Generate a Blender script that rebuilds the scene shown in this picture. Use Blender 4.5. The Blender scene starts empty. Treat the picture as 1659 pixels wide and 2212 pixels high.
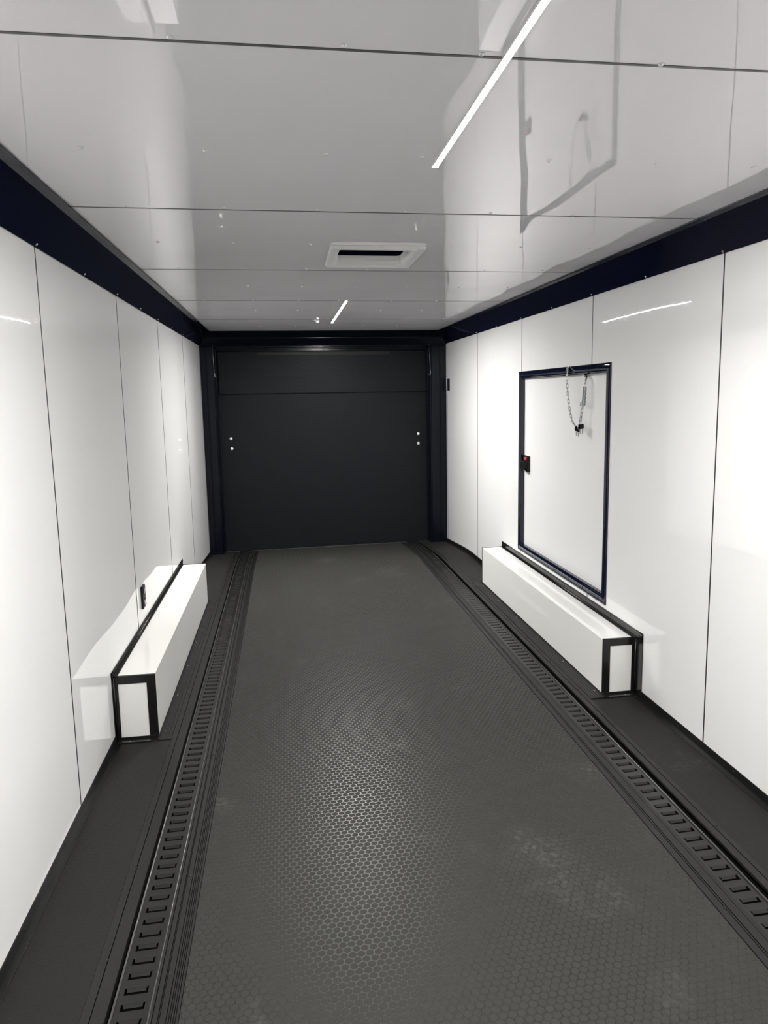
import bpy, math, random
from mathutils import Vector, Matrix
random.seed(4)
S = bpy.context.scene
COL = S.collection

# ------------------------------------------------------------------ camera
W_PX = 1659.0
cam_d = bpy.data.cameras.new('camera')
cam = bpy.data.objects.new('camera', cam_d); COL.objects.link(cam)
rt = Vector((0.98837855, -0.15107874, -0.01682456))
up = Vector((0.03822652, 0.13989783, 0.98942778))
fw = Vector((0.14712778, 0.97857233, -0.14404723))
M = Matrix(((rt.x, up.x, -fw.x, 0.7919), (rt.y, up.y, -fw.y, 0.0), (rt.z, up.z, -fw.z, 1.5106), (0, 0, 0, 1)))
cam.matrix_world = M
cam_d.sensor_fit = 'HORIZONTAL'; cam_d.sensor_width = 36.0
cam_d.lens = 1605.53 * 36.0 / W_PX
cam_d.shift_x = (829.5 - 859.5) / W_PX
cam_d.shift_y = (1086.0 - 1106.0) / W_PX
cam_d.clip_start = 0.02
S.camera = cam

# ------------------------------------------------------------------ world, exposure, lamps
world = bpy.data.worlds.new('world'); S.world = world; world.use_nodes = True
world.node_tree.nodes['Background'].inputs[0].default_value = (0.02, 0.02, 0.022, 1)
world.node_tree.nodes['Background'].inputs[1].default_value = 1.0
S.view_settings.view_transform = 'Standard'
S.view_settings.look = 'None'
S.view_settings.gamma = 1.0
S.view_settings.use_curve_mapping = False
S.view_settings.exposure = 1.94
LAMP = 310.0                       # emission of the two LED diffusers
LAMP_COL = (1.0, 0.985, 0.955)

# ------------------------------------------------------------------ dimensions (metres)
WD, H = 2.46, 2.137
ZCL, ZCR = 2.0155, 2.021           # lower edge of the coves
YB, YE = -2.3, 7.40                # front wall, end of the ceiling
SEAM = 1.2165

def dv(y):
    if y < 6.5: return 0.0
    if y < 6.8: return 0.073 * (y - 6.5) ** 2 / 0.6
    return 0.073 * (y - 6.65)
def fz(x, y): return 0.010623 * x - dv(y)

# ------------------------------------------------------------------ materials
def newmat(name):
    m = bpy.data.materials.new(name); m.use_nodes = True
    nt = m.node_tree; b = nt.nodes['Principled BSDF']
    return m, nt, b
def simple(name, col, rough=0.5, metal=0.0, spec=0.5, coat=0.0, var=0.0):
    m, nt, b = newmat(name)
    b.inputs['Base Color'].default_value = (*col, 1)
    b.inputs['Metallic'].default_value = metal
    b.inputs['Specular IOR Level'].default_value = spec
    b.inputs['Coat Weight'].default_value = coat
    tc = nt.nodes.new('ShaderNodeTexCoord')
    n = nt.nodes.new('ShaderNodeTexNoise'); n.inputs['Scale'].default_value = 9.0; n.inputs['Detail'].default_value = 4
    nt.links.new(tc.outputs['Object'], n.inputs['Vector'])
    mr = nt.nodes.new('ShaderNodeMapRange')
    mr.inputs['To Min'].default_value = rough * (1 - var); mr.inputs['To Max'].default_value = rough * (1 + var)
    nt.links.new(n.outputs['Fac'], mr.inputs['Value'])
    nt.links.new(mr.outputs['Result'], b.inputs['Roughness'])
    return m
def wavy(name, col, rough, scale, dist, spec=0.5, stretch=(1, 1, 1), ior=1.5):
    """smooth lacquered sheet with a very slight large-scale ripple"""
    m, nt, b = newmat(name)
    b.inputs['Base Color'].default_value = (*col, 1)
    b.inputs['Roughness'].default_value = rough
    b.inputs['Specular IOR Level'].default_value = spec
    b.inputs['IOR'].default_value = ior
    tc = nt.nodes.new('ShaderNodeTexCoord')
    mp = nt.nodes.new('ShaderNodeMapping'); mp.inputs['Scale'].default_value = stretch
    n = nt.nodes.new('ShaderNodeTexNoise'); n.inputs['Scale'].default_value = scale
    n.inputs['Detail'].default_value = 0.6; n.inputs['Roughness'].default_value = 0.4
    bp = nt.nodes.new('ShaderNodeBump'); bp.inputs['Strength'].default_value = 1.0; bp.inputs['Distance'].default_value = dist
    nt.links.new(tc.outputs['Object'], mp.inputs['Vector']); nt.links.new(mp.outputs[0], n.inputs['Vector'])
    nt.links.new(n.outputs['Fac'], bp.inputs['Height']); nt.links.new(bp.outputs[0], b.inputs['Normal'])
    return m
def rubber(name, axes, top, groove, r_top, r_groove, bump=0.0014, dust=1.0, offs=(0, 0), spec=.09, spec_g=.55):
    """coin-pattern rubber: triangular lattice of raised discs, 23.6 mm pitch"""
    m, nt, b = newmat(name)
    N, L = nt.nodes, nt.links
    tc = N.new('ShaderNodeTexCoord'); sp = N.new('ShaderNodeSeparateXYZ'); L.new(tc.outputs['Object'], sp.inputs[0])
    U, V = sp.outputs[axes[0]], sp.outputs[axes[1]]
    P = 0.0236; Q = P * math.sqrt(3)
    def mt(op, a, bb=None, c=None):
        n = N.new('ShaderNodeMath'); n.operation = op
        for i, v in enumerate((a, bb, c)):
            if v is None: continue
            if isinstance(v, (int, float)): n.inputs[i].default_value = v
            else: L.new(v, n.inputs[i])
        return n.outputs[0]
    def lat(ou, ov):
        a = mt('SUBTRACT', mt('FLOORED_MODULO', mt('ADD', U, ou + offs[0] + 10 * P), P), P / 2)
        c = mt('SUBTRACT', mt('FLOORED_MODULO', mt('ADD', V, ov + offs[1] + 10 * Q), Q), Q / 2)
        return mt('SQRT', mt('ADD', mt('MULTIPLY', a, a), mt('MULTIPLY', c, c)))
    d = mt('MINIMUM', lat(0, 0), lat(P / 2, Q / 2))
    mr = N.new('ShaderNodeMapRange'); mr.interpolation_type = 'SMOOTHSTEP'
    mr.inputs['From Min'].default_value = 0.0112; mr.inputs['From Max'].default_value = 0.0101
    L.new(d, mr.inputs['Value']); h = mr.outputs['Result']
    bp = N.new('ShaderNodeBump'); bp.inputs['Distance'].default_value = bump; bp.inputs['Strength'].default_value = 1
    L.new(h, bp.inputs['Height']); L.new(bp.outputs[0], b.inputs['Normal'])
    mx = N.new('ShaderNodeMix'); mx.data_type = 'RGBA'
    mx.inputs['A'].default_value = (*groove, 1); mx.inputs['B'].default_value = (*top, 1); L.new(h, mx.inputs['Factor'])
    # scuffs and dust lying on the mat
    n1 = N.new('ShaderNodeTexNoise'); n1.inputs['Scale'].default_value = 2.1; n1.inputs['Detail'].default_value = 5
    n2 = N.new('ShaderNodeTexNoise'); n2.inputs['Scale'].default_value = 55; n2.inputs['Detail'].default_value = 3
    L.new(tc.outputs['Object'], n1.inputs['Vector']); L.new(tc.outputs['Object'], n2.inputs['Vector'])
    r1 = N.new('ShaderNodeMapRange'); r1.inputs['From Min'].default_value = .60; r1.inputs['From Max'].default_value = .76; L.new(n1.outputs['Fac'], r1.inputs['Value'])
    r2 = N.new('ShaderNodeMapRange'); r2.inputs['From Min'].default_value = .45; r2.inputs['From Max'].default_value = .75; L.new(n2.outputs['Fac'], r2.inputs['Value'])
    du = mt('MULTIPLY', mt('MULTIPLY', r1.outputs[0], r2.outputs[0]), 0.42 * dust)
    m2 = N.new('ShaderNodeMix'); m2.data_type = 'RGBA'; m2.inputs['B'].default_value = (.30, .29, .27, 1)
    L.new(du, m2.inputs['Factor']); L.new(mx.outputs['Result'], m2.inputs['A'])
    L.new(m2.outputs['Result'], b.inputs['Base Color'])
    rr = N.new('ShaderNodeMapRange'); rr.inputs['To Min'].default_value = r_groove; rr.inputs['To Max'].default_value = r_top
    L.new(h, rr.inputs['Value']); L.new(rr.outputs['Result'], b.inputs['Roughness'])
    rs = N.new('ShaderNodeMapRange'); rs.inputs['To Min'].default_value = spec_g; rs.inputs['To Max'].default_value = spec
    L.new(h, rs.inputs['Value']); L.new(rs.outputs['Result'], b.inputs['Specular IOR Level'])
    return m
def emis(name, col, strength):
    m, nt, b = newmat(name)
    b.inputs['Base Color'].default_value = (0.8, 0.8, 0.8, 1)
    b.inputs['Emission Color'].default_value = (*col, 1); b.inputs['Emission Strength'].default_value = strength
    return m

M_WALL = wavy('white_wall_sheet', (.89, .888, .88), .012, 1.7, .0046, stretch=(1, 1.0, .45), ior=1.75)
M_CEIL = wavy('white_ceiling_sheet', (.865, .85, .885), .010, 2.3, .0042, stretch=(1, .8, 1), ior=1.85)
M_BOX = wavy('white_box_sheet', (.90, .90, .875), .02, 2.2, .0020, ior=1.6)
M_SEAM = simple('dark_seam', (.012, .012, .014), .5)
M_JOINT = simple('grey_joint', (.10, .10, .105), .4)
M_COVE = wavy('gloss_black_metal', (.0030, .0055, .0200), .06, 3.0, .0025)
M_POST = wavy('black_post_metal', (.0026, .0036, .0075), .22, 3.0, .002, spec=.22)
M_TRIM = simple('satin_black_trim', (.009, .009, .0095), .20, var=.25)
M_BASE = simple('black_base_angle', (.006, .006, .006), .33, spec=.25)
M_STRIP = simple('black_aluminium_strip', (.0125, .0125, .0118), .48, spec=.24, var=.15)
M_RAIL = simple('black_track_steel', (.009, .009, .0088), .36, spec=.35, var=.3)
M_DEEP = simple('recess_shade_black', (.0008, .0008, .0008), .7, spec=.08)  # near-black colour stands in for shade inside channels, slots and grooves
M_RUB = rubber('coin_rubber_floor', (0, 1), (.036, .036, .0325), (.014, .014, .0125), .70, .36, offs=(0.0118, 0.0))
M_RUBS = rubber('coin_rubber_side_shaded', (0, 1), (.0150, .0146, .0143), (.0135, .0131, .0129), .62, .62, bump=.00030, dust=.5, spec=.2, spec_g=.2, offs=(0.0118, 0.0))  # same rubber as the centre mat, colour darkened for shade along the sides
M_RUBD = rubber('coin_rubber_door', (0, 2), (.0062, .0080, .0102), (.0052, .0066, .0084), .55, .36, bump=.0008, dust=0, spec=.14, spec_g=.22)
M_CHROME = simple('bright_metal', (.62, .62, .60), .22, 1.0, var=.2)
M_STEEL = simple('zinc_steel', (.42, .42, .41), .35, 1.0, var=.2)
M_LINK = simple('dull_zinc', (.24, .24, .235), .36, 1.0, var=.2)
M_SPRING = simple('spring_steel', (.16, .22, .22), .3, 1.0, var=.2)
M_WHITEP = simple('white_plastic', (.80, .80, .79), .35)
M_SCREW = simple('painted_screw', (.90, .90, .90), .14, .35)
M_BLKP = simple('black_plastic', (.007, .007, .007), .40, spec=.25)
M_RED = simple('red_plastic', (.75, .04, .03), .4)
M_HOUS = simple('lamp_housing', (.70, .70, .70), .35)
M_EMIT = emis('led_diffuser', LAMP_COL, LAMP)
M_EMIT2 = emis('led_diffuser_far', LAMP_COL, LAMP * 1.05)

# ------------------------------------------------------------------ mesh builder
class MB:
    def __init__(s): s.v = []; s.f = []; s.m = []; s.sm = []
    def add(s, vs, fs, mi=0, smooth=False):
        o = len(s.v); s.v += [tuple(p) for p in vs]
        for f in fs: s.f.append(tuple(i + o for i in f)); s.m.append(mi); s.sm.append(smooth)
    def box(s, x0, x1, y0, y1, z0, z1, mi=0, smooth=False):
        v = [(x, y, z) for x in (x0, x1) for y in (y0, y1) for z in (z0, z1)]
        s.add(v, [(0, 1, 3, 2), (4, 6, 7, 5), (0, 4, 5, 1), (2, 3, 7, 6), (0, 2, 6, 4), (1, 5, 7, 3)], mi)
    def bbox(s, x0, x1, y0, y1, z0, z1, c=.002, mi=0):
        """box with chamfered edges"""
        vs = []; idx = {}
        for ix in (0, 1):
            for iy in (0, 1):
                for iz in (0, 1):
                    X, Y, Z = (x0, x1)[ix], (y0, y1)[iy], (z0, z1)[iz]
                    sx, sy, sz = (1, -1)[ix], (1, -1)[iy], (1, -1)[iz]
                    for k, p in enumerate(((X, Y + sy * c, Z + sz * c), (X + sx * c, Y, Z + sz * c), (X + sx * c, Y + sy * c, Z))):
                        idx[ix, iy, iz, k] = len(vs); vs.append(p)
        g = lambda *a: idx[a]; fs = []
        for i in (0, 1):
            fs.append([g(i, 0, 0, 0), g(i, 1, 0, 0), g(i, 1, 1, 0), g(i, 0, 1, 0)][::(-1 if i == 0 else 1)])
            fs.append([g(0, i, 0, 1), g(1, i, 0, 1), g(1, i, 1, 1), g(0, i, 1, 1)][::(1 if i == 0 else -1)])
            fs.append([g(0, 0, i, 2), g(1, 0, i, 2), g(1, 1, i, 2), g(0, 1, i, 2)][::(-1 if i == 0 else 1)])
        for a in (0, 1):
            for b_ in (0, 1):
                fs.append((g(a, b_, 0, 0), g(a, b_, 1, 0), g(a, b_, 1, 1), g(a, b_, 0, 1)))
                fs.append((g(a, 0, b_, 0), g(a, 1, b_, 0), g(a, 1, b_, 2), g(a, 0, b_, 2)))
                fs.append((g(0, a, b_, 1), g(1, a, b_, 1), g(1, a, b_, 2), g(0, a, b_, 2)))
        for a in (0, 1):
            for b_ in (0, 1):
                for c_ in (0, 1): fs.append((g(a, b_, c_, 0), g(a, b_, c_, 1), g(a, b_, c_, 2)))
        s.add(vs, fs, mi)
    def prof(s, pts, ys, mi=0, closed=True, axis='y', cap=True, mats=None):
        """extrude an outline; pts are (x,z) for axis y, (y,z) for axis x, (x,y) for axis z"""
        n = len(pts); vs = []
        for t in ys:
            for a, b_ in pts:
                vs.append({'y': (a, t, b_), 'x': (t, a, b_), 'z': (a, b_, t)}[axis])
        fs = []; ms = []
        rng = range(n if closed else n - 1)
        for k in range(len(ys) - 1):
            for i in rng:
                j = (i + 1) % n
                fs.append((k * n + i, k * n + j, (k + 1) * n + j, (k + 1) * n + i)); ms.append(mats[i] if mats else mi)
        if closed and cap:
            fs.append(tuple(range(n))); ms.append(mi); fs.append(tuple(range((len(ys) - 1) * n, len(ys) * n))[::-1]); ms.append(mi)
        o = len(s.v); s.v += vs
        for f, q in zip(fs, ms): s.f.append(tuple(i + o for i in f)); s.m.append(q); s.sm.append(False)
    def tube(s, pts, r, n=8, closed=False, mi=0):
        pts = [Vector(p) for p in pts]; N = len(pts); vs = []
        prev = None
        for i, p in enumerate(pts):
            a = pts[(i - 1) % N] if (closed or i) else pts[0]; b_ = pts[(i + 1) % N] if (closed or i < N - 1) else pts[-1]
            t = (b_ - a).normalized()
            if prev is None:
                h = Vector((0, 0, 1)) if abs(t.z) < .9 else Vector((1, 0, 0)); u = t.cross(h).normalized()
            else: u = (prev - t * prev.dot(t)).normalized()
            prev = u; w = t.cross(u)
            for k in range(n):
                q = 2 * math.pi * k / n; vs.append(p + (u * math.cos(q) + w * math.sin(q)) * r)
        fs = []
        for i in range(N if closed else N - 1):
            for k in range(n):
                a, b_ = i, (i + 1) % N
                fs.append((a * n + k, a * n + (k + 1) % n, b_ * n + (k + 1) % n, b_ * n + k))
        if not closed: fs += [tuple(range(n))[::-1], tuple(range((N - 1) * n, N * n))]
        s.add(vs, fs, mi, True)
    def dome(s, c, nrm, r, h, n=12, rings=3, mi=0):
        c = Vector(c); nrm = Vector(nrm).normalized()
        u = nrm.orthogonal().normalized(); w = nrm.cross(u); vs = []; fs = []
        for j in range(rings):
            a = j / rings * math.pi / 2
            for k in range(n):
                q = 2 * math.pi * k / n
                vs.append(c + (u * math.cos(q) + w * math.sin(q)) * r * math.cos(a) + nrm * h * math.sin(a))
        vs.append(c + nrm * h); T = len(vs) - 1
        for j in range(rings - 1):
            for k in range(n): fs.append((j * n + k, j * n + (k + 1) % n, (j + 1) * n + (k + 1) % n, (j + 1) * n + k))
        for k in range(n): fs.append(((rings - 1) * n + k, (rings - 1) * n + (k + 1) % n, T))
        fs.append(tuple(range(n))[::-1]); s.add(vs, fs, mi, True)
    def build(s, name, mats, parent=None, origin=None, deform=False, kind=None):
        me = bpy.data.meshes.new(name)
        vs = [Vector(p) for p in s.v]
        if deform: vs = [Vector((p.x, p.y, p.z + fz(p.x, p.y))) for p in vs]
        o = bpy.data.objects.new(name, me)
        og = Vector(origin) if origin else Vector((0, 0, 0))
        me.from_pydata([p - og for p in vs], [], s.f)
        for m in (mats if isinstance(mats, (list, tuple)) else [mats]): me.materials.append(m)
        me.polygons.foreach_set('material_index', s.m); me.polygons.foreach_set('use_smooth', s.sm)
        me.update()
        import bmesh
        bm = bmesh.new(); bm.from_mesh(me); bmesh.ops.recalc_face_normals(bm, faces=bm.faces); bm.to_mesh(me); bm.free()
        COL.objects.link(o)
        if parent:
            o.parent = parent; o.location = og - parent.location
        else: o.location = og
        if kind: o['kind'] = kind
        return o
def tag(o, label=None, cat=None, group=None, kind=None):
    if label: o['label'] = label
    if cat: o['category'] = cat
    if group: o['group'] = group
    if kind: o['kind'] = kind
    return o
def empty(name, loc, label, cat, group=None, kind=None):
    o = bpy.data.objects.new(name, None); COL.objects.link(o); o.location = loc; o.empty_display_size = .05
    return tag(o, label, cat, group, kind)
def frange(a, b, st):
    n = max(1, int(round((b - a) / st))); return [a + (b - a) * i / n for i in range(n + 1)]
YS = frange(YB, 6.4, 1.1) + frange(6.45, 7.72, .05)

def sub_rect(r, hole):
    """r minus hole, both (a0,a1,b0,b1)"""
    a0, a1, b0, b1 = r; h0, h1, k0, k1 = hole
    if h0 >= a1 or h1 <= a0 or k0 >= b1 or k1 <= b0: return [r]
    out = []
    if a0 < h0: out.append((a0, h0, b0, b1))
    if a1 > h1: out.append((h1, a1, b0, b1))
    m0, m1 = max(a0, h0), min(a1, h1)
    if b0 < k0: out.append((m0, m1, b0, k0))
    if b1 > k1: out.append((m0, m1, k1, b1))
    return out

# ================================================================== SETTING
# ---- floor: side mats, two track channels, centre mat; the last metre slopes down to the ramp
fl = MB()
TH = -.06
def slab(x0, x1, z, mi):
    fl.prof([(x0, TH), (x1, TH), (x1, z), (x0, z)], YS, mi)
slab(-.05, .2385, 0, 1); slab(.2385, .4815, -.022, 2); slab(.4815, 1.9756, 0, 0); slab(1.9756, 2.2178, -.022, 2); slab(2.2178, 2.51, 0, 1)
floor = fl.build('floor', [M_RUB, M_RUBS, M_DEEP], deform=True)
tag(floor, 'black coin-pattern rubber floor with a wide centre mat and narrow side mats', 'floor', kind='structure')

# ---- walls (4 ft white sheets with dark joints)
DOOR = (3.690, 5.132, .407, 1.621)
def wall(name, x, out, seam0, hole, label):
    w = MB(); s = [seam0 + SEAM * k for k in range(-5, 5)]
    s = [YB] + [q for q in s if YB + .1 < q < 7.70] + [7.74]
    for a, b_ in zip(s[:-1], s[1:]):
        for r in (sub_rect((a + .0035, b_ - .0035, -.10, H - .005), hole) if hole else [(a + .0035, b_ - .0035, -.10, H - .005)]):
            w.box(min(x, x + out * .006), max(x, x + out * .006), r[0], r[1], r[2], r[3], 0)
    for r in (sub_rect((YB, 7.74, -.10, H + .04), hole) if hole else [(YB, 7.74, -.10, H + .04)]):
        w.box(min(x + out * .006, x + out * .05), max(x + out * .006, x + out * .05), r[0], r[1], r[2], r[3], 1)
    for q in s[1:-1]:
        for r in (sub_rect((q - .0032, q + .0032, -.05, H - .02), hole) if hole else [(q - .0032, q + .0032, -.05, H - .02)]):
            w.box(min(x - out * .0012, x + out * .006), max(x - out * .0012, x + out * .006), r[0], r[1], r[2], r[3], 1)
    o = w.build(name, [M_WALL, M_SEAM]); tag(o, label, 'wall', kind='structure'); return o
wl = wall('wall_left', 0.0, -1, 2.696, None, 'glossy white sheet wall on the left with thin dark vertical joints')
wr = wall('wall_right', WD, 1, 2.6893, DOOR, 'glossy white sheet wall on the right with the escape door opening')
w = MB(); w.box(-.05, WD + .05, YB - .05, YB, -.1, H + .04)
tag(w.build('wall_front', [M_WALL]), 'plain white wall behind the viewer', 'wall', kind='structure')
w = MB(); w.box(-.05, WD + .05, 7.83, 7.88, -.25, H + .04)
tag(w.build('wall_back', [M_TRIM]), 'black outer skin behind the ramp door', 'wall', kind='structure')

# ---- ceiling (white sheets across, with the roof vent opening)
VX0, VX1, VY0, VY1 = 1.052, 1.388, 3.292, 3.682
c = MB(); cs = [YB] + [1.462 + SEAM * k for k in range(-3, 5)] + [7.75]
for a, b_ in zip(cs[:-1], cs[1:]):
    for r in sub_rect((.0, WD, a + .0045, b_ - .0045), (VX0, VX1, VY0, VY1)):
        c.box(r[0], r[1], r[2], r[3], H, H + .006, 0)
for q in cs[1:-1]: c.box(.0, WD, q - .0042, q + .0042, H - .0010, H + .006, 1)
for r in sub_rect((-.05, WD + .05, YB, 7.83), (VX0, VX1, VY0, VY1)):
    c.box(r[0], r[1], r[2], r[3], H + .006, H + .04, 1)
ceil = c.build('ceiling', [M_CEIL, M_JOINT]); tag(ceil, 'glossy white sheet ceiling with cross joints and rows of screws', 'ceiling', kind='structure')
scr = MB(); scr.dome((0, 0, 0), (0, 0, -1), .0065, .0045, 12, 3); sc0 = None
for y in (.25, .85, 1.45, 2.06, 2.655, 3.24, 3.845, 4.45, 5.09, 5.67, 6.28, 6.90):
    for k in range(7):
        x = .312 + .3065 * k
        if sc0 is None:
            sc0 = scr.build('screw', M_SCREW, ceil); o = sc0
        else:
            o = sc0.copy(); COL.objects.link(o); o.parent = ceil
        if abs(x - 1.232) < .03 and (.6 < y < 2.2 or 5.08 < y < 6.65): o.location = (x - .05, y, H)
        else: o.location = (x + random.uniform(-.004, .004), y + random.uniform(-.006, .006), H)

# ---- coves along the wall tops (trim_1 left, trim_2 right, trim_3 header over the ramp)
def cove(name, side, zc, label):
    t = MB(); m = lambda x: x if side < 0 else WD - x
    pts = [(m(0), zc), (m(.004), zc - .004), (m(.0925), H - .006), (m(.1285), H - .006), (m(.1285), H), (m(0), H)]
    t.prof(pts, frange(YB, 7.62, 1.2))
    o = t.build(name, M_COVE); tag(o, label, 'trim', kind='structure')
    s = MB(); s.dome((0, 0, 0), (1 if side < 0 else -1, 0, -.7), .006, .005); s0 = None
    y = 2.69 - 1.2165 * 3
    while y < 7.3:
        if s0 is None: s0 = s.build('screw', M_CHROME, o); q = s0
        else: q = s0.copy(); COL.objects.link(q); q.parent = o
        q.location = (m(.0085), y, zc + .004); y += .60825
    return o
cove('trim_1', -1, ZCL, 'glossy black sloping cove along the top of the left wall')
cove('trim_2', 1, ZCR, 'glossy black sloping cove along the top of the right wall')
# header, in (y,z)
t = MB()
t.prof([(7.39, H), (7.39, H - .004), (7.415, H - .012), (7.505, 2.082), (7.512, 2.078), (7.60, 2.004), (7.60, 1.999), (7.70, 1.999), (7.70, 1.985), (7.755, 1.985), (7.755, 1.966), (7.80, 1.966), (7.80, H)],
       [0.0, WD], axis='x')
t.box(.0, WD, 7.507, 7.515, 2.074, 2.082)
tag(t.build('trim_3', M_POST), 'glossy black stepped header above the ramp door', 'trim', kind='structure')
# posts beside the ramp door, outline in (x,y)
def post(name, pts, label):
    t = MB(); t.prof(pts, [-.13, 2.03], axis='z')
    o = t.build(name, M_POST); tag(o, label, 'trim', kind='structure'); return o
post('trim_4', [(0, 7.60), (.052, 7.60), (.055, 7.607), (.062, 7.607), (.065, 7.60), (.124, 7.60), (.128, 7.612), (.134, 7.612), (.138, 7.606), (.142, 7.70), (.150, 7.70), (.150, 7.76), (0, 7.76)],
     'glossy black post on the left of the ramp door')
post('trim_5', [(WD, 7.60), (2.398, 7.60), (2.395, 7.607), (2.388, 7.607), (2.385, 7.60), (2.306, 7.60), (2.302, 7.612), (2.295, 7.612), (2.290, 7.606), (2.286, 7.70), (2.278, 7.70), (2.278, 7.76), (WD, 7.76)],
     'glossy black post on the right of the ramp door')

# ---- baseboards (black angle), broken at the wheel boxes
def base(name, side, ycut, label):
    t = MB(); m = lambda x: x if side < 0 else WD - x
    for ya, yb in ((YB, ycut[0]), (ycut[1], 7.60)):
        ys = [q for q in YS if ya < q < yb]; ys = [ya] + ys + [yb]
        t.prof([(m(0), 0), (m(.027), 0), (m(.027), .0025), (m(.0045), .004), (m(.0035), .0355), (m(0), .0355)], ys)
    o = t.build(name, M_BASE, deform=True); tag(o, label, 'baseboard', kind='structure')
    s = MB(); s.dome((0, 0, 0), (m(1) - m(0), 0, 0), .005, .0025); s0 = None
    y = 1.25
    while y < 7.5:
        if not ycut[0] - .02 < y < ycut[1] + .02:
            if s0 is None: s0 = s.build('screw', M_TRIM, o); q = s0
            else: q = s0.copy(); COL.objects.link(q); q.parent = o
            q.location = (m(.0038), y, .02 + fz(m(0), y))
        y += .4066
base('baseboard_left', -1, (3.27, 5.60), 'low black angle trim along the foot of the left wall')
base('baseboard_right', 1, (3.24, 5.60), 'low black angle trim along the foot of the right wall')

# ---- ramp door at the far end (door_1)
d1 = empty('door_1', (1.2, 7.76, 0), 'black coin-rubber ramp door closing the far end', 'door', kind='structure')
p = MB(); p.bbox(.140, 2.300, 7.765, 7.80, -.10, 1.985, .003); p.build('ramp_panel', M_RUBD, d1)
p = MB(); p.bbox(.160, 2.277, 7.742, 7.764, 1.540, 1.962, .003); p.build('ramp_flap', M_RUBD, d1)
p = MB(); p.tube([(.16, 7.752, 1.963), (2.277, 7.752, 1.963)], .006); p.build('flap_hinge', M_TRIM, d1)
p = MB(); p.bbox(.55, 1.90, 7.7395, 7.742, 1.925, 1.955, .001); p.build('flap_edge_plate', M_STRIP, d1)
p = MB(); p.dome((0, 0, 0), (0, -1, 0), .0155, .006, 16, 3); p.tube([(0, 0, 0), (0, -.009, 0)], .006, 8); b0 = None
for x, z in ((.250, 1.094), (.254, .992), (2.190, 1.097), (2.191, .994)):
    if b0 is None: b0 = p.build('bolt', M_WHITEP, d1); o = b0
    else: o = b0.copy(); COL.objects.link(o); o.parent = d1
    o.location = Vector((x, 7.765, z)) - d1.location
# threshold
t = MB(); t.prof([(7.705, .001), (7.745, .001), (7.745, .009), (7.712, .009)], [.42, 1.2, 2.04], axis='x')
t.prof([(7.705, .001), (7.745, .001), (7.745, .009), (7.712, .009)], [.0, .29], axis='x')
t.prof([(7.705, .001), (7.745, .001), (7.745, .009), (7.712, .009)], [2.17, WD], axis='x')
tag(t.build('trim_6', M_STRIP, deform=True), 'dark hinge strip across the floor at the foot of the ramp door', 'trim', kind='structure')

# ---- escape door in the right wall (door_2)
d2 = empty('door_2', (WD, 4.41, .37), 'white escape door in a black frame above the right wheel box', 'door', kind='structure')
p = MB(); p.box(WD + .023, WD + .05, DOOR[0] - .0, DOOR[1] + .0, DOOR[2], DOOR[3]); p.build('door_panel', M_WALL, d2)
FY0, FY1, FZ0, FZ1 = 3.655, 5.167, .372, 1.656
def frame_ring(mb, prof):
    """prof: (inset from the outer edge, x) list swept round the rectangular frame with mitred corners"""
    n = len(prof); vs = []
    for (cy, cz, sy, sz) in ((FY0, FZ0, 1, 1), (FY1, FZ0, -1, 1), (FY1, FZ1, -1, -1), (FY0, FZ1, 1, -1)):
        for i_, x_ in prof: vs.append((x_, cy + sy * i_, cz + sz * i_))
    fs = []
    for k in range(4):
        j = (k + 1) % 4
        for i in range(n):
            q = (i + 1) % n; fs.append((k * n + i, k * n + q, j * n + q, j * n + i))
    mb.add(vs, fs)
p = MB()
frame_ring(p, [(0, WD), (0, WD - .004), (.003, WD - .007), (.010, WD - .007), (.013, WD - .004), (.026, WD - .004), (.029, WD - .009), (.036, WD - .011), (.043, WD - .009), (.046, WD - .004), (.050, WD), (.050, WD + .0225), (.030, WD + .0225), (.030, WD)])
p.build('door_frame', M_COVE, d2)
p = MB()
for k in range(7):
    for (yy, zz) in ((3.75 + .22 * k, FZ0 + .020), (3.75 + .22 * k, FZ1 - .020)): p.dome((WD - .004, yy, zz), (-1, 0, 0), .0045, .0025, 8, 2)
for k in range(5):
    for yy in (FY0 + .020, FY1 - .020): p.dome((WD - .004, yy, .5 + .26 * k), (-1, 0, 0), .0045, .0025, 8, 2)
p.build('frame_screws', M_TRIM, d2)['kind'] = 'stuff'
lx = WD + .023
p = MB(); p.bbox(lx - .012, lx, 4.990, 5.098, .955, 1.067, .003); p.bbox(lx - .019, lx - .012, 5.002, 5.088, .962, 1.060, .003); lb = p.build('latch', M_BLKP, d2)
p = MB(); p.bbox(lx - .044, lx - .034, 5.010, 5.080, .972, 1.030, .004); p.bbox(lx - .036, lx - .018, 5.015, 5.030, .980, 1.024, .002)
p.build('latch_handle', M_BLKP, d2)
p = MB(); p.tube([(lx - .042, 5.015, .972), (lx - .020, 5.012, .960)], .003, 8); p.build('latch_pin', M_CHROME, d2)
p = MB(); p.dome((lx - .017, 5.022, 1.047), (-1, -.3, .1), .0135, .020, 14, 4); p.build('release_button', M_RED, d2)['label'] = 'red release button'

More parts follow.
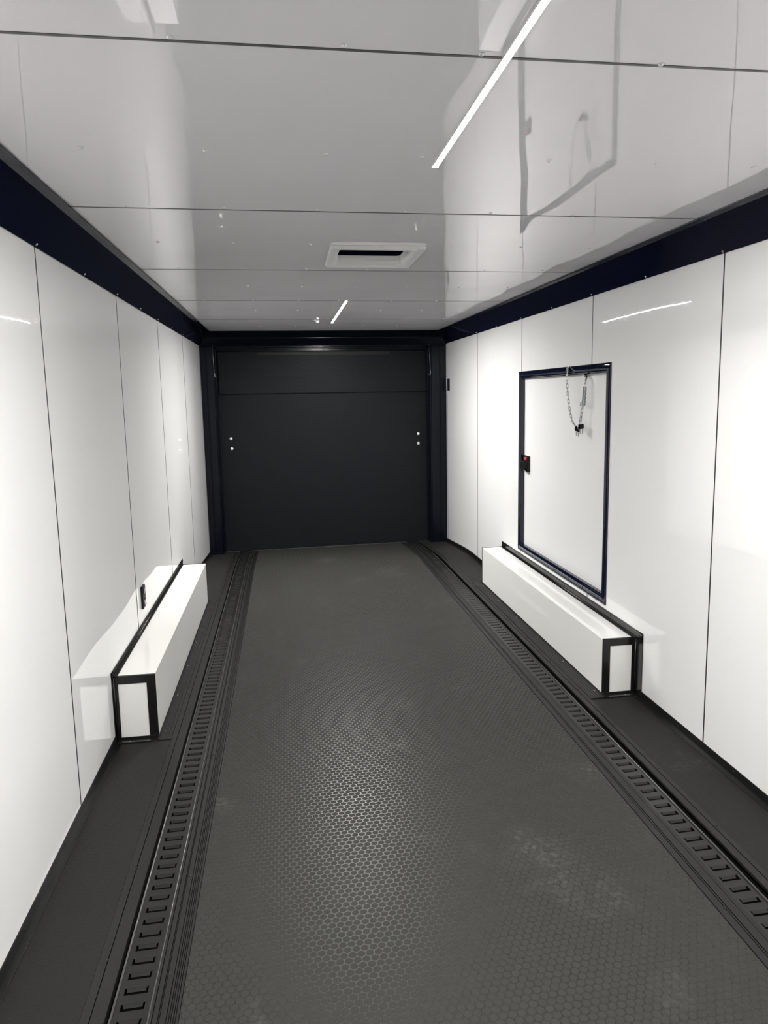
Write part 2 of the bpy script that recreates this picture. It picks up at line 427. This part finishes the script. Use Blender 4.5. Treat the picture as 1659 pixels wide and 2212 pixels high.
# ================================================================== THINGS
# ---- cargo tracks in the floor channels
def track(side, phase, label):
    m = (lambda x: x) if side < 0 else (lambda x: WD - x - .0065)
    X0, X1, S0, S1 = .3165, .4035, .3300, .3895
    PITCH, SL = .0518, .0240
    root = empty('cargo_track', (m((X0 + X1) / 2), 2.7, 0), label, 'cargo track', 'slotted cargo tracks let into the floor')
    t = MB(); tab = MB()
    y = phase - PITCH * 80
    ZT = -.0015
    while y < -.3: y += PITCH
    ystart = y
    def q(xa, xb, ya, yb, z=ZT): t.add([(m(xa), ya, z), (m(xb), ya, z), (m(xb), yb, z), (m(xa), yb, z)], [(0, 1, 2, 3)])
    yend = 7.66
    while y + PITCH < yend:
        # slot runs y-SL .. y, bar y .. y+PITCH-SL
        a, b_, e = y - SL, y, y - SL + PITCH
        q(X0, S0, a, e); q(S1, X1, a, e); q(S0, S1, b_, e)
        # turned-down slot walls
        d = .0035
        t.add([(m(S0), a, ZT), (m(S0), b_, ZT), (m(S0), b_, ZT - d), (m(S0), a, ZT - d)], [(0, 1, 2, 3)], 1)
        t.add([(m(S1), a, ZT), (m(S1), b_, ZT), (m(S1), b_, ZT - d), (m(S1), a, ZT - d)], [(0, 1, 2, 3)], 1)
        t.add([(m(S0), a, ZT), (m(S1), a, ZT), (m(S1), a, ZT - d), (m(S0), a, ZT - d)], [(0, 1, 2, 3)], 1)
        # far lip dished down into the slot
        sl = .006; n = 4
        for k in range(n):
            f0, f1 = k / n, (k + 1) / n
            yy0, yy1 = b_ - .0105 * f0, b_ - .0105 * f1
            z0, z1 = ZT - .0045 * f0 ** 1.4, ZT - .0045 * f1 ** 1.4
            t.add([(m(S0 + sl * min(1, 3 * f0)), yy0, z0), (m(S1 - sl * min(1, 3 * f0)), yy0, z0), (m(S1 - sl * min(1, 3 * f1)), yy1, z1), (m(S0 + sl * min(1, 3 * f1)), yy1, z1)], [(0, 1, 2, 3)])
        y += PITCH
    ye = y - SL
    q(X0, X1, -1.2, ystart - SL); q(X0, X1, ye, 7.70)
    o = t.build('slotted_rail', [M_RAIL, M_DEEP], root, deform=True)
    for xc, r in (((.3135, .0035), (.4060, .0026)) if side < 0 else ((.3135, .0035),)):
        l = MB(); l.tube([(m(xc), yy, .0002) for yy in YS if yy > -1.3], r, 8); l.build('edge_lip', M_LIP, root, deform=True)
    return root
M_LIP = simple('worn_track_edge', (.10, .10, .095), .22, .6, var=.3)
track(-1, 2.0190, 'slotted black cargo track let into the left side of the floor')
track(1, 2.1940 - .0002, 'slotted black cargo track let into the right side of the floor')

# ---- ribbed aluminium strips on both sides of each track
def strip(name, x0, x1, grooves, label, group, scr_x, scr_y, ya=-1.3, z=.0022, yb=7.70, gd=.003, mat=None):
    """grooves: (x, half width)"""
    pts = [(x0, -.008), (x1, -.008), (x1, z)]; mm = [0, 0, 0]
    for gx, hw in sorted(grooves, reverse=True):
        pts += [(gx + hw, z), (gx + hw * .8, z - gd), (gx - hw * .8, z - gd), (gx - hw, z)]; mm += [1, 1, 1, 0]
    pts += [(x0, z)]; mm += [0]
    ys = [ya] + [q for q in YS if ya < q < yb] + [yb]
    t = MB(); t.prof(pts, ys, 0, mats=mm)
    o = t.build(name, [mat or M_STRIP, M_DEEP], deform=True); tag(o, label, 'floor strip', group)
    s = MB(); s.dome((0, 0, 0), (0, 0, 1), .0048, .0026, 10, 3); s0 = None
    y = scr_y
    while y < yb - .05:
        if y > ya + .02:
            if s0 is None: s0 = s.build('screw', M_TRIM, o); q = s0
            else: q = s0.copy(); COL.objects.link(q); q.parent = o
            q.location = (scr_x, y, z + fz(scr_x, y) - .0005)
        y += .4066
    return o
G = 'strips edging the cargo tracks'
strip('floor_strip', .2400, .3005, [(.2640, .0014)], 'smooth black strip between the left cargo track and the left side mat', G, .2625, .70)
strip('floor_strip', .4085, .4800, [(.4155, .0011), (.4300, .0011), (.4335, .0009), (.4500, .0010), (.4570, .0010), (.4620, .0010), (.4680, .0009), (.4730, .0009)],
      'ribbed black strip between the left cargo track and the centre mat', G, .4405, .62)
strip('floor_strip', 2.1690, 2.2165, [(2.1965, .0015)], 'smooth black strip between the right cargo track and the right side mat', G, 2.2070, .55)
strip('floor_strip', 1.9775, 2.0500, [(2.0010, .0012), (2.0085, .0015), (2.0365, .0006)], 'grooved black strip between the right cargo track and the centre mat', G, 1.9985, .58)

# ---- wheel-well boxes
def wheel_box(side, y0, y1, wd, top, fl_y0, fl_y1, fl_top, label):
    m = (lambda x: x) if side < 0 else (lambda x: WD - x)
    zf = fz(m(wd / 2), 4)
    root = empty('wheel_well_cover', (m(0), (y0 + y1) / 2, zf), label, 'wheel box', 'wheel boxes on the side mats')
    def B(mb, xa, xb, *r, c=.0015): mb.bbox(min(m(xa), m(xb)), max(m(xa), m(xb)), *r, c)
    zt = top
    p = MB(); B(p, wd - .006, wd, y0 + .003, y1 - .003, zf, zt, c=.001); p.build('side_panel', M_BOX, root)
    p = MB(); B(p, .0, wd - .001, y0 + .003, y1 - .003, zt - .006, zt + .0005, c=.001); p.build('top_panel', M_BOX, root)
    p = MB(); B(p, .0, wd - .006, y0 + .002, y0 + .008, zf, zt - .006, c=.001); p.build('end_panel', M_BOX, root)
    p = MB(); B(p, .0, wd - .006, y1 - .008, y1 - .002, zf, zt - .006, c=.001); p.build('end_panel', M_BOX, root)
    for ye, s in ((y0, -1), (y1, 1)):
        a = (lambda d0, d1: (min(ye - s * d0, ye - s * d1), max(ye - s * d0, ye - s * d1)))
        p = MB()
        B(p, .0, wd + .001, *a(-.0015, .0025), zt - .034, zt + .0015, c=.0006)      # top bar, end face
        B(p, .0, wd + .001, *a(-.0015, .011), zt + .0005, zt + .0025, c=.0005)      # its lip on the top
        B(p, wd - .036, wd + .0012, *a(-.0022, .0025), zf, zt - .034, c=.0006)      # upright bar
        B(p, wd - .0005, wd + .0018, *a(-.0022, .007), zf, zt + .0015, c=.0005)     # its lip on the side
        p.build('end_frame', M_TRIM, root)
    p = MB()
    # angle against the wall: vertical leg, small leg on the top
    B(p, .0, .0035, fl_y0, fl_y1, zt, fl_top, c=.0008)
    B(p, .0035, .0055, fl_y0 + .004, fl_y1, zt + .003, fl_top - .006, c=.0004)
    B(p, .0, .020, y0 - .002, y1 + .002, zt + .001, zt + .0045, c=.001)
    p.tube([(m(.006), y0, zt + .006), (m(.006), y1, zt + .006)], .004, 8)
    p.build('wall_flange', M_TRIM, root)
    p = MB()
    B(p, .0, .0035, fl_y0, y0 - .002, zf + .0, fl_top, c=.0008)
    B(p, .0, .022, y0 - .0055, y0 - .0022, zf, zt - .002, c=.0008)
    p.tube([(m(.006), y0 - .012, zf + .01), (m(.006), y0 - .012, zt)], .0045, 8)
    p.build('front_wall_flange', M_TRIM, root)
    p = MB()
    B(p, .0, .0035, y1 + .002, fl_y1, zf, fl_top, c=.0008)
    p.build('rear_wall_flange', M_TRIM, root)
    # base angles
    p = MB()
    B(p, .01, wd + .0015, y0 - .038, y0 - .004, zf + .001, zf + .0055, c=.001)
    B(p, .01, wd + .001, y0 - .0045, y0 - .0015, zf + .001, zf + .015, c=.001)
    p.build('base_angle', M_TRIM, root)
    p = MB(); B(p, .01, wd + .0015, y1 + .004, y1 + .03, zf + .001, zf + .005, c=.001)
    p.build('base_angle', M_TRIM, root)
    p = MB()
    xa = wd + .0018; pts = [(m(xa), zf + .001)]
    w_ = .0545 if side < 0 else .0680
    prf = [(0, .012), (.003, .012), (.004, .005), (.013, .005), (.0135, .0035), (.016, .0035), (.0165, .005), (.026, .005), (.0268, .0032), (.029, .0032), (.030, .005), (.040, .005), (.0408, .003), (.043, .003), (.044, .005)] + ([(.056, .005), (.0568, .003), (.059, .003), (.060, .005)] if side > 0 else []) + [(w_ + .002, .0045), (w_ + .004, .001)]
    pts += [(m(xa + a_), zf + b_) for a_, b_ in prf]
    p.prof(pts, [y0 - .036, y1 + .028]); p.build('base_strip', M_STRIP, root)
    s = MB(); s.dome((0, 0, 0), (0, 0, 1), .0045, .0025, 10, 2); s0 = None
    pos = [(m(wd + .020), y0 + .05 + .42 * k, zf + .005) for k in range(6)] + [(m(.06), y0 - .026, zf + .005)]
    for q_ in pos:
        if s0 is None: s0 = s.build('screw', M_STEEL, root); o = s0
        else: o = s0.copy(); COL.objects.link(o); o.parent = root
        o.location = Vector(q_) - root.location
    s = MB(); s.dome((0, 0, 0), (m(1) - m(0), 0, 0), .0042, .0022, 10, 2); s0 = None
    for k in range(8):
        if s0 is None: s0 = s.build('flange_screw', M_BLKP, root); o = s0
        else: o = s0.copy(); COL.objects.link(o); o.parent = root
        o.location = Vector((m(.0055), fl_y0 + .035 + (fl_y1 - fl_y0 - .07) * k / 7, (zt + fl_top) / 2 + .005)) - root.location
    return root
wheel_box(-1, 3.290, 5.535, .1795, .297, 3.262, 5.615, .325, 'long white black-trimmed wheel box against the left wall below the outlet')
wheel_box(1, 3.305, 5.565, .1680, .309, 3.228, 5.578, .352, 'long white black-trimmed wheel box against the right wall below the escape door')

# ---- ceiling lights
def lamp(y0, y1, mat, label):
    root = empty('linear_ceiling_light', (1.2335, (y0 + y1) / 2, H), label, 'ceiling light', 'long LED lights on the ceiling centre line')
    x = 1.2335
    p = MB(); p.prof([(x - .0088, H - .0002), (x - .0088, H - .0036), (x - .0068, H - .0036), (x - .0066, H - .0014), (x + .0066, H - .0014), (x + .0068, H - .0036), (x + .0088, H - .0036), (x + .0088, H - .0002)], [y0, y1]); p.build('housing', M_HOUS, root)
    p = MB(); p.box(x - .0067, x + .0067, y0 + .004, y1 - .004, H - .0035, H - .0015); p.build('diffuser', mat, root)['label'] = 'glowing white diffuser'
    for a, b_ in ((y0 - .003, y0 + .004), (y1 - .004, y1 + .003)):
        p = MB(); p.bbox(x - .0090, x + .0090, a, b_, H - .0055, H - .0002, .0008); p.build('end_cap', M_HOUS, root)
lamp(.62, 2.135, M_EMIT, 'long glowing LED ceiling light nearest the viewer')
lamp(5.09, 6.60, M_EMIT2, 'short-looking glowing LED ceiling light near the ramp door')

# ---- roof vent
v = empty('ceiling_vent', ((VX0 + VX1) / 2, (VY0 + VY1) / 2, H), 'white square roof vent frame around a dark opening in the ceiling', 'vent')
def rrect(x0, x1, y0, y1, r, n=5):
    out = []
    for cx, cy, a0 in ((x1 - r, y1 - r, 0), (x0 + r, y1 - r, 90), (x0 + r, y0 + r, 180), (x1 - r, y0 + r, 270)):
        for k in range(n + 1):
            a = math.radians(a0 + 90 * k / n); out.append((cx + r * math.cos(a), cy + r * math.sin(a)))
    return out
def loft(mb, rings, mi=0, smooth=False):
    n = len(rings[0][0]); vs = [(a, b_, z) for pts, z in rings for a, b_ in pts]; fs = []
    for k in range(len(rings) - 1):
        for i in range(n): j = (i + 1) % n; fs.append((k * n + i, k * n + j, (k + 1) * n + j, (k + 1) * n + i))
    mb.add(vs, fs, mi, smooth)
p = MB()
X0, X1, Y0, Y1 = 1.014, 1.426, 3.249, 3.722
R = lambda d, r: rrect(X0 + d, X1 - d, Y0 + d, Y1 - d, r)
loft(p, [(R(0, .020), H - .0005), (R(0, .020), H - .007), (R(.003, .018), H - .009), (R(.003, .018), H - .0125), (R(.006, .018), H - .0145), (R(.030, .020), H - .0145), (R(.040, .022), H - .010),
         (R(.050, .022), H + .012), (R(.054, .022), H + .030), (R(.054, .022), H + .034), (R(.042, .022), H + .034), (R(.0385, .0218), H - .0005)])
p.build('vent_frame', M_WHITEP, v)
p = MB(); loft(p, [(R(.054, .02), H + .034), (R(.05, .02), H + .036), (R(.045, .02), H + .115)])
n = len(p.v); p.box(X0 + .04, X1 - .04, Y0 + .04, Y1 - .04, H + .115, H + .125); p.build('vent_dome', M_COVE, v)
p = MB(); p.box(1.365, 1.3665, 3.40, 3.50, H - .002, H + .012); p.build('vent_label_tab', M_HOUS, v)

# ---- small white dome on the ceiling by the far lamp, guessed from a white spot
p = MB(); p.dome((1.098, 6.40, H), (0, 0, -1), .018, .022, 18, 6); p.dome((1.079, 6.395, H), (-.3, 0, -1), .010, .007, 14, 4)
tag(p.build('ceiling_dome', M_WHITEP, origin=(1.098, 6.40, H)), 'small white dome on the ceiling left of the far lamp', 'sensor')

# ---- outlet on the left wall, switch on the right wall
oc = Vector((0, 4.060, .458))
o_ = empty('wall_outlet', oc, 'black socket outlet on the left wall above the wheel box', 'outlet')
p = MB(); p.bbox(0, .011, 4.020, 4.100, .395, .518, .003); p.build('cover_plate', M_BLKP, o_)
for zz in (.425, .488):
    p = MB(); p.bbox(.011, .0135, 4.040, 4.080, zz - .017, zz + .017, .001, 0)
    for yy in (4.051, 4.069): p.box(.0134, .0140, yy - .0015, yy + .0015, zz - .005, zz + .007, 1)
    p.dome((.0135, 4.06, zz - .011), (1, 0, 0), .0025, .0006, 8, 2, 1)
    p.build('socket', [M_TRIM, M_HOUS], o_)
p = MB(); p.dome((.011, 4.059, .4565), (1, 0, 0), .003, .0015, 8, 2); p.build('screw', M_STEEL, o_)
s_ = empty('wall_switch', (WD, 7.468, 1.603), 'narrow black switch on the right wall beside the ramp door post', 'switch')
p = MB(); p.bbox(WD - .010, WD, 7.432, 7.505, 1.543, 1.663, .003); p.build('cover_plate', M_BLKP, s_)
p = MB(); p.bbox(WD - .014, WD - .010, 7.456, 7.482, 1.578, 1.628, .0015); p.build('rocker', M_TRIM, s_)

# ---- ramp cables
def cable(xa, xb, label):
    r_ = empty('ramp_cable', (xa, 7.585, 2.0), label, 'cable', 'steel cables hanging beside the ramp door')
    p = MB(); p.tube([(xa, 7.588, 2.012), (xb, 7.582, 1.735)], .0022, 8); p.build('cable', M_STEEL, r_)
    s = 1 if xb < 1.2 else -1
    p = MB(); p.tube([(xb, 7.582, 1.750), (xb + s * .001, 7.582, 1.712)], .0055, 8); p.tube([(xb, 7.582, 1.712), (xb + s * .016, 7.584, 1.710)], .0035, 8)
    p.build('cable_end', M_STEEL, r_)
    p = MB(); p.bbox(xa - .008, xa + .008, 7.586, 7.606, 2.004, 2.016, .002); p.build('cable_anchor', M_TRIM, r_)
cable(.124, .135, 'thin steel ramp cable hanging by the left post')
cable(2.280, 2.292, 'thin steel ramp cable hanging by the right post')

# ---- door chain with hooks and springs
def link(mb, c0, c1, turn, w=.0056, r=.0014, ext=.004):
    a, b_ = Vector(c0), Vector(c1); d = b_ - a; Lh = d.length / 2 + ext; d.normalize(); mid = (a + b_) / 2
    ref = Vector((1, 0, 0)); s0 = d.cross(ref).normalized(); s1 = d.cross(s0).normalized()
    sd = s0 * math.cos(turn) + s1 * math.sin(turn); pts = []
    for k in range(16):
        q = 2 * math.pi * k / 16; cx_, sx_ = math.cos(q), math.sin(q)
        e = (Lh - w) * (1 if cx_ >= 0 else -1)
        pts.append(mid + d * (e + w * cx_) + sd * (w * sx_))
    mb.tube(pts, r, 6, closed=True)
def resample(pts, step):
    P = [Vector(q) for q in pts]; out = [P[0]]; acc = 0
    for a, b_ in zip(P[:-1], P[1:]):
        L_ = (b_ - a).length; t_ = step - acc
        while t_ <= L_: out.append(a + (b_ - a) * (t_ / L_)); t_ += step
        acc = (acc + L_) % step
    return out
def smooth_path(pts, n=10):
    P = [Vector(q) for q in pts]; out = []
    for i in range(len(P) - 1):
        p0 = P[max(0, i - 1)]; p1 = P[i]; p2 = P[i + 1]; p3 = P[min(len(P) - 1, i + 2)]
        for k in range(n):
            t_ = k / n
            out.append(.5 * ((2 * p1) + (p2 - p0) * t_ + (2 * p0 - 5 * p1 + 4 * p2 - p3) * t_ * t_ + (3 * p1 - p0 - 3 * p2 + p3) * t_ ** 3))
    return out + [P[-1]]
ch = empty('door_chain', (WD, 4.1, 1.6), 'light steel chain with springs hung in a loop on the escape door', 'chain')
p = MB()
p.bbox(WD - .016, WD - .009, 4.212, 4.242, 1.628, 1.656, .002)
p.tube(smooth_path([(2.447, 4.227, 1.648), (2.441, 4.205, 1.632), (2.434, 4.194, 1.612), (2.430, 4.197, 1.600), (2.435, 4.205, 1.597)], 4), .0055, 8)
p.build('hook', M_CHROME, ch)
p = MB(); p.bbox(WD + .016, WD + .023, 4.004, 4.046, 1.588, 1.606, .002)
p.tube(smooth_path([(2.478, 4.025, 1.598), (2.466, 3.990, 1.590), (2.458, 3.976, 1.575), (2.453, 3.972, 1.562), (2.456, 3.978, 1.556)], 4), .0060, 8)
for yy in (4.012, 4.038): p.dome((WD + .016, yy, 1.600), (-1, 0, 0), .0065, .006, 10, 3)
p.build('hook', M_CHROME, ch)
path = smooth_path([(2.4320, 4.1983, 1.5990), (2.4330, 4.1949, 1.5632), (2.4340, 4.1910, 1.5246), (2.4350, 4.1836, 1.4895), (2.4360, 4.1750, 1.4544), (2.4370, 4.1609, 1.4125), (2.4380, 4.1432, 1.3778), (2.4390, 4.1239, 1.3468), (2.4400, 4.0980, 1.3260), (2.4410, 4.0700, 1.3139), (2.4420, 4.0453, 1.3097), (2.4430, 4.0262, 1.3207), (2.4440, 4.0161, 1.3364), (2.4460, 4.0094, 1.3672), (2.4480, 4.0045, 1.4012), (2.4515, 3.9960, 1.4350)])
LT = sum((b_ - a).length for a, b_ in zip(path[:-1], path[1:]))
nodes = resample(path, LT / round(LT / .0225) * .9999)
p = MB()
for i in range(len(nodes) - 1): link(p, nodes[i], nodes[i + 1], 0.35 if i % 2 else math.pi / 2)
p.build('chain_links', M_LINK, ch)
for top, bot in (((2.452, 3.9905, 1.536), (2.452, 4.0055, 1.437)), ((2.452, 3.9616, 1.5355), (2.452, 3.9754, 1.4353))):
    p = MB(); top = Vector(top); bot = Vector(bot); ax = top - bot; pts = []
    N_ = 14 * 12
    for k in range(N_ + 1):
        q = 2 * math.pi * 14 * k / N_; c_ = bot + ax * (k / N_)
        pts.append(c_ + Vector((math.cos(q) * .0050, math.sin(q) * .0050, 0)))
    p.tube(pts, .0014, 6)
    p.build('spring', M_SPRING, ch)
p = MB()
p.tube([(2.452, 4.006, 1.432), (2.452, 3.991, 1.536), (2.452, 3.984, 1.556), (2.453, 3.974, 1.563), (2.452, 3.967, 1.556), (2.452, 3.962, 1.536), (2.452, 3.976, 1.432)], .0013, 6)
p.tube([(2.452, 4.034, 1.440), (2.452, 3.972, 1.434)], .0032, 8); p.tube([(2.452, 4.034, 1.452), (2.452, 4.034, 1.430)], .0032, 8)
p.build('spring_rod', M_STEEL, ch)

# ---- keys hanging on the chain
KO = Vector((2.441, 4.020, 1.309))
kb = empty('key_bunch', KO, 'bunch of keys with black heads hanging at the bottom of the door chain', 'keys')
p = MB(); p.tube([KO + Vector((.013 * math.cos(q), -.004, .002 + .012 * math.sin(q))) for q in [2 * math.pi * k / 20 for k in range(20)]], .0012, 6, closed=True)
p.build('key_ring', M_CHROME, kb)
for (x_, yy, zt, tl) in ((2.436, 4.050, 1.312, .0), (2.440, 4.026, 1.308, -.0015), (2.440, 4.008, 1.324, .001), (2.446, 3.990, 1.326, .001)):
    p = MB()
    p.prof([(x_ - .0024 + tl, zt - .022), (x_ + .0024 + tl, zt - .022), (x_ + .0024 + tl, zt - .048), (x_ + .0008 + tl, zt - .052), (x_ - .0014 + tl, zt - .050), (x_ - .0018 + tl, zt - .045), (x_ - .0012 + tl, zt - .042), (x_ - .0024 + tl, zt - .039)],
           [yy - .0008, yy + .0008])
    k_ = p.build('key', M_STEEL, kb)
    p = MB(); w_ = .0085
    p.prof([(x_ - w_ + .003, zt + .002), (x_ + w_ - .003, zt + .002), (x_ + w_, zt - .002), (x_ + w_, zt - .019), (x_ + w_ - .003, zt - .024), (x_ - w_ + .003, zt - .024), (x_ - w_, zt - .019), (x_ - w_, zt - .002)], [yy - .003, yy + .003])
    h_ = p.build('key_head', M_BLKP, k_); h_.location = (0, 0, 0)
bpy.context.view_layer.update()
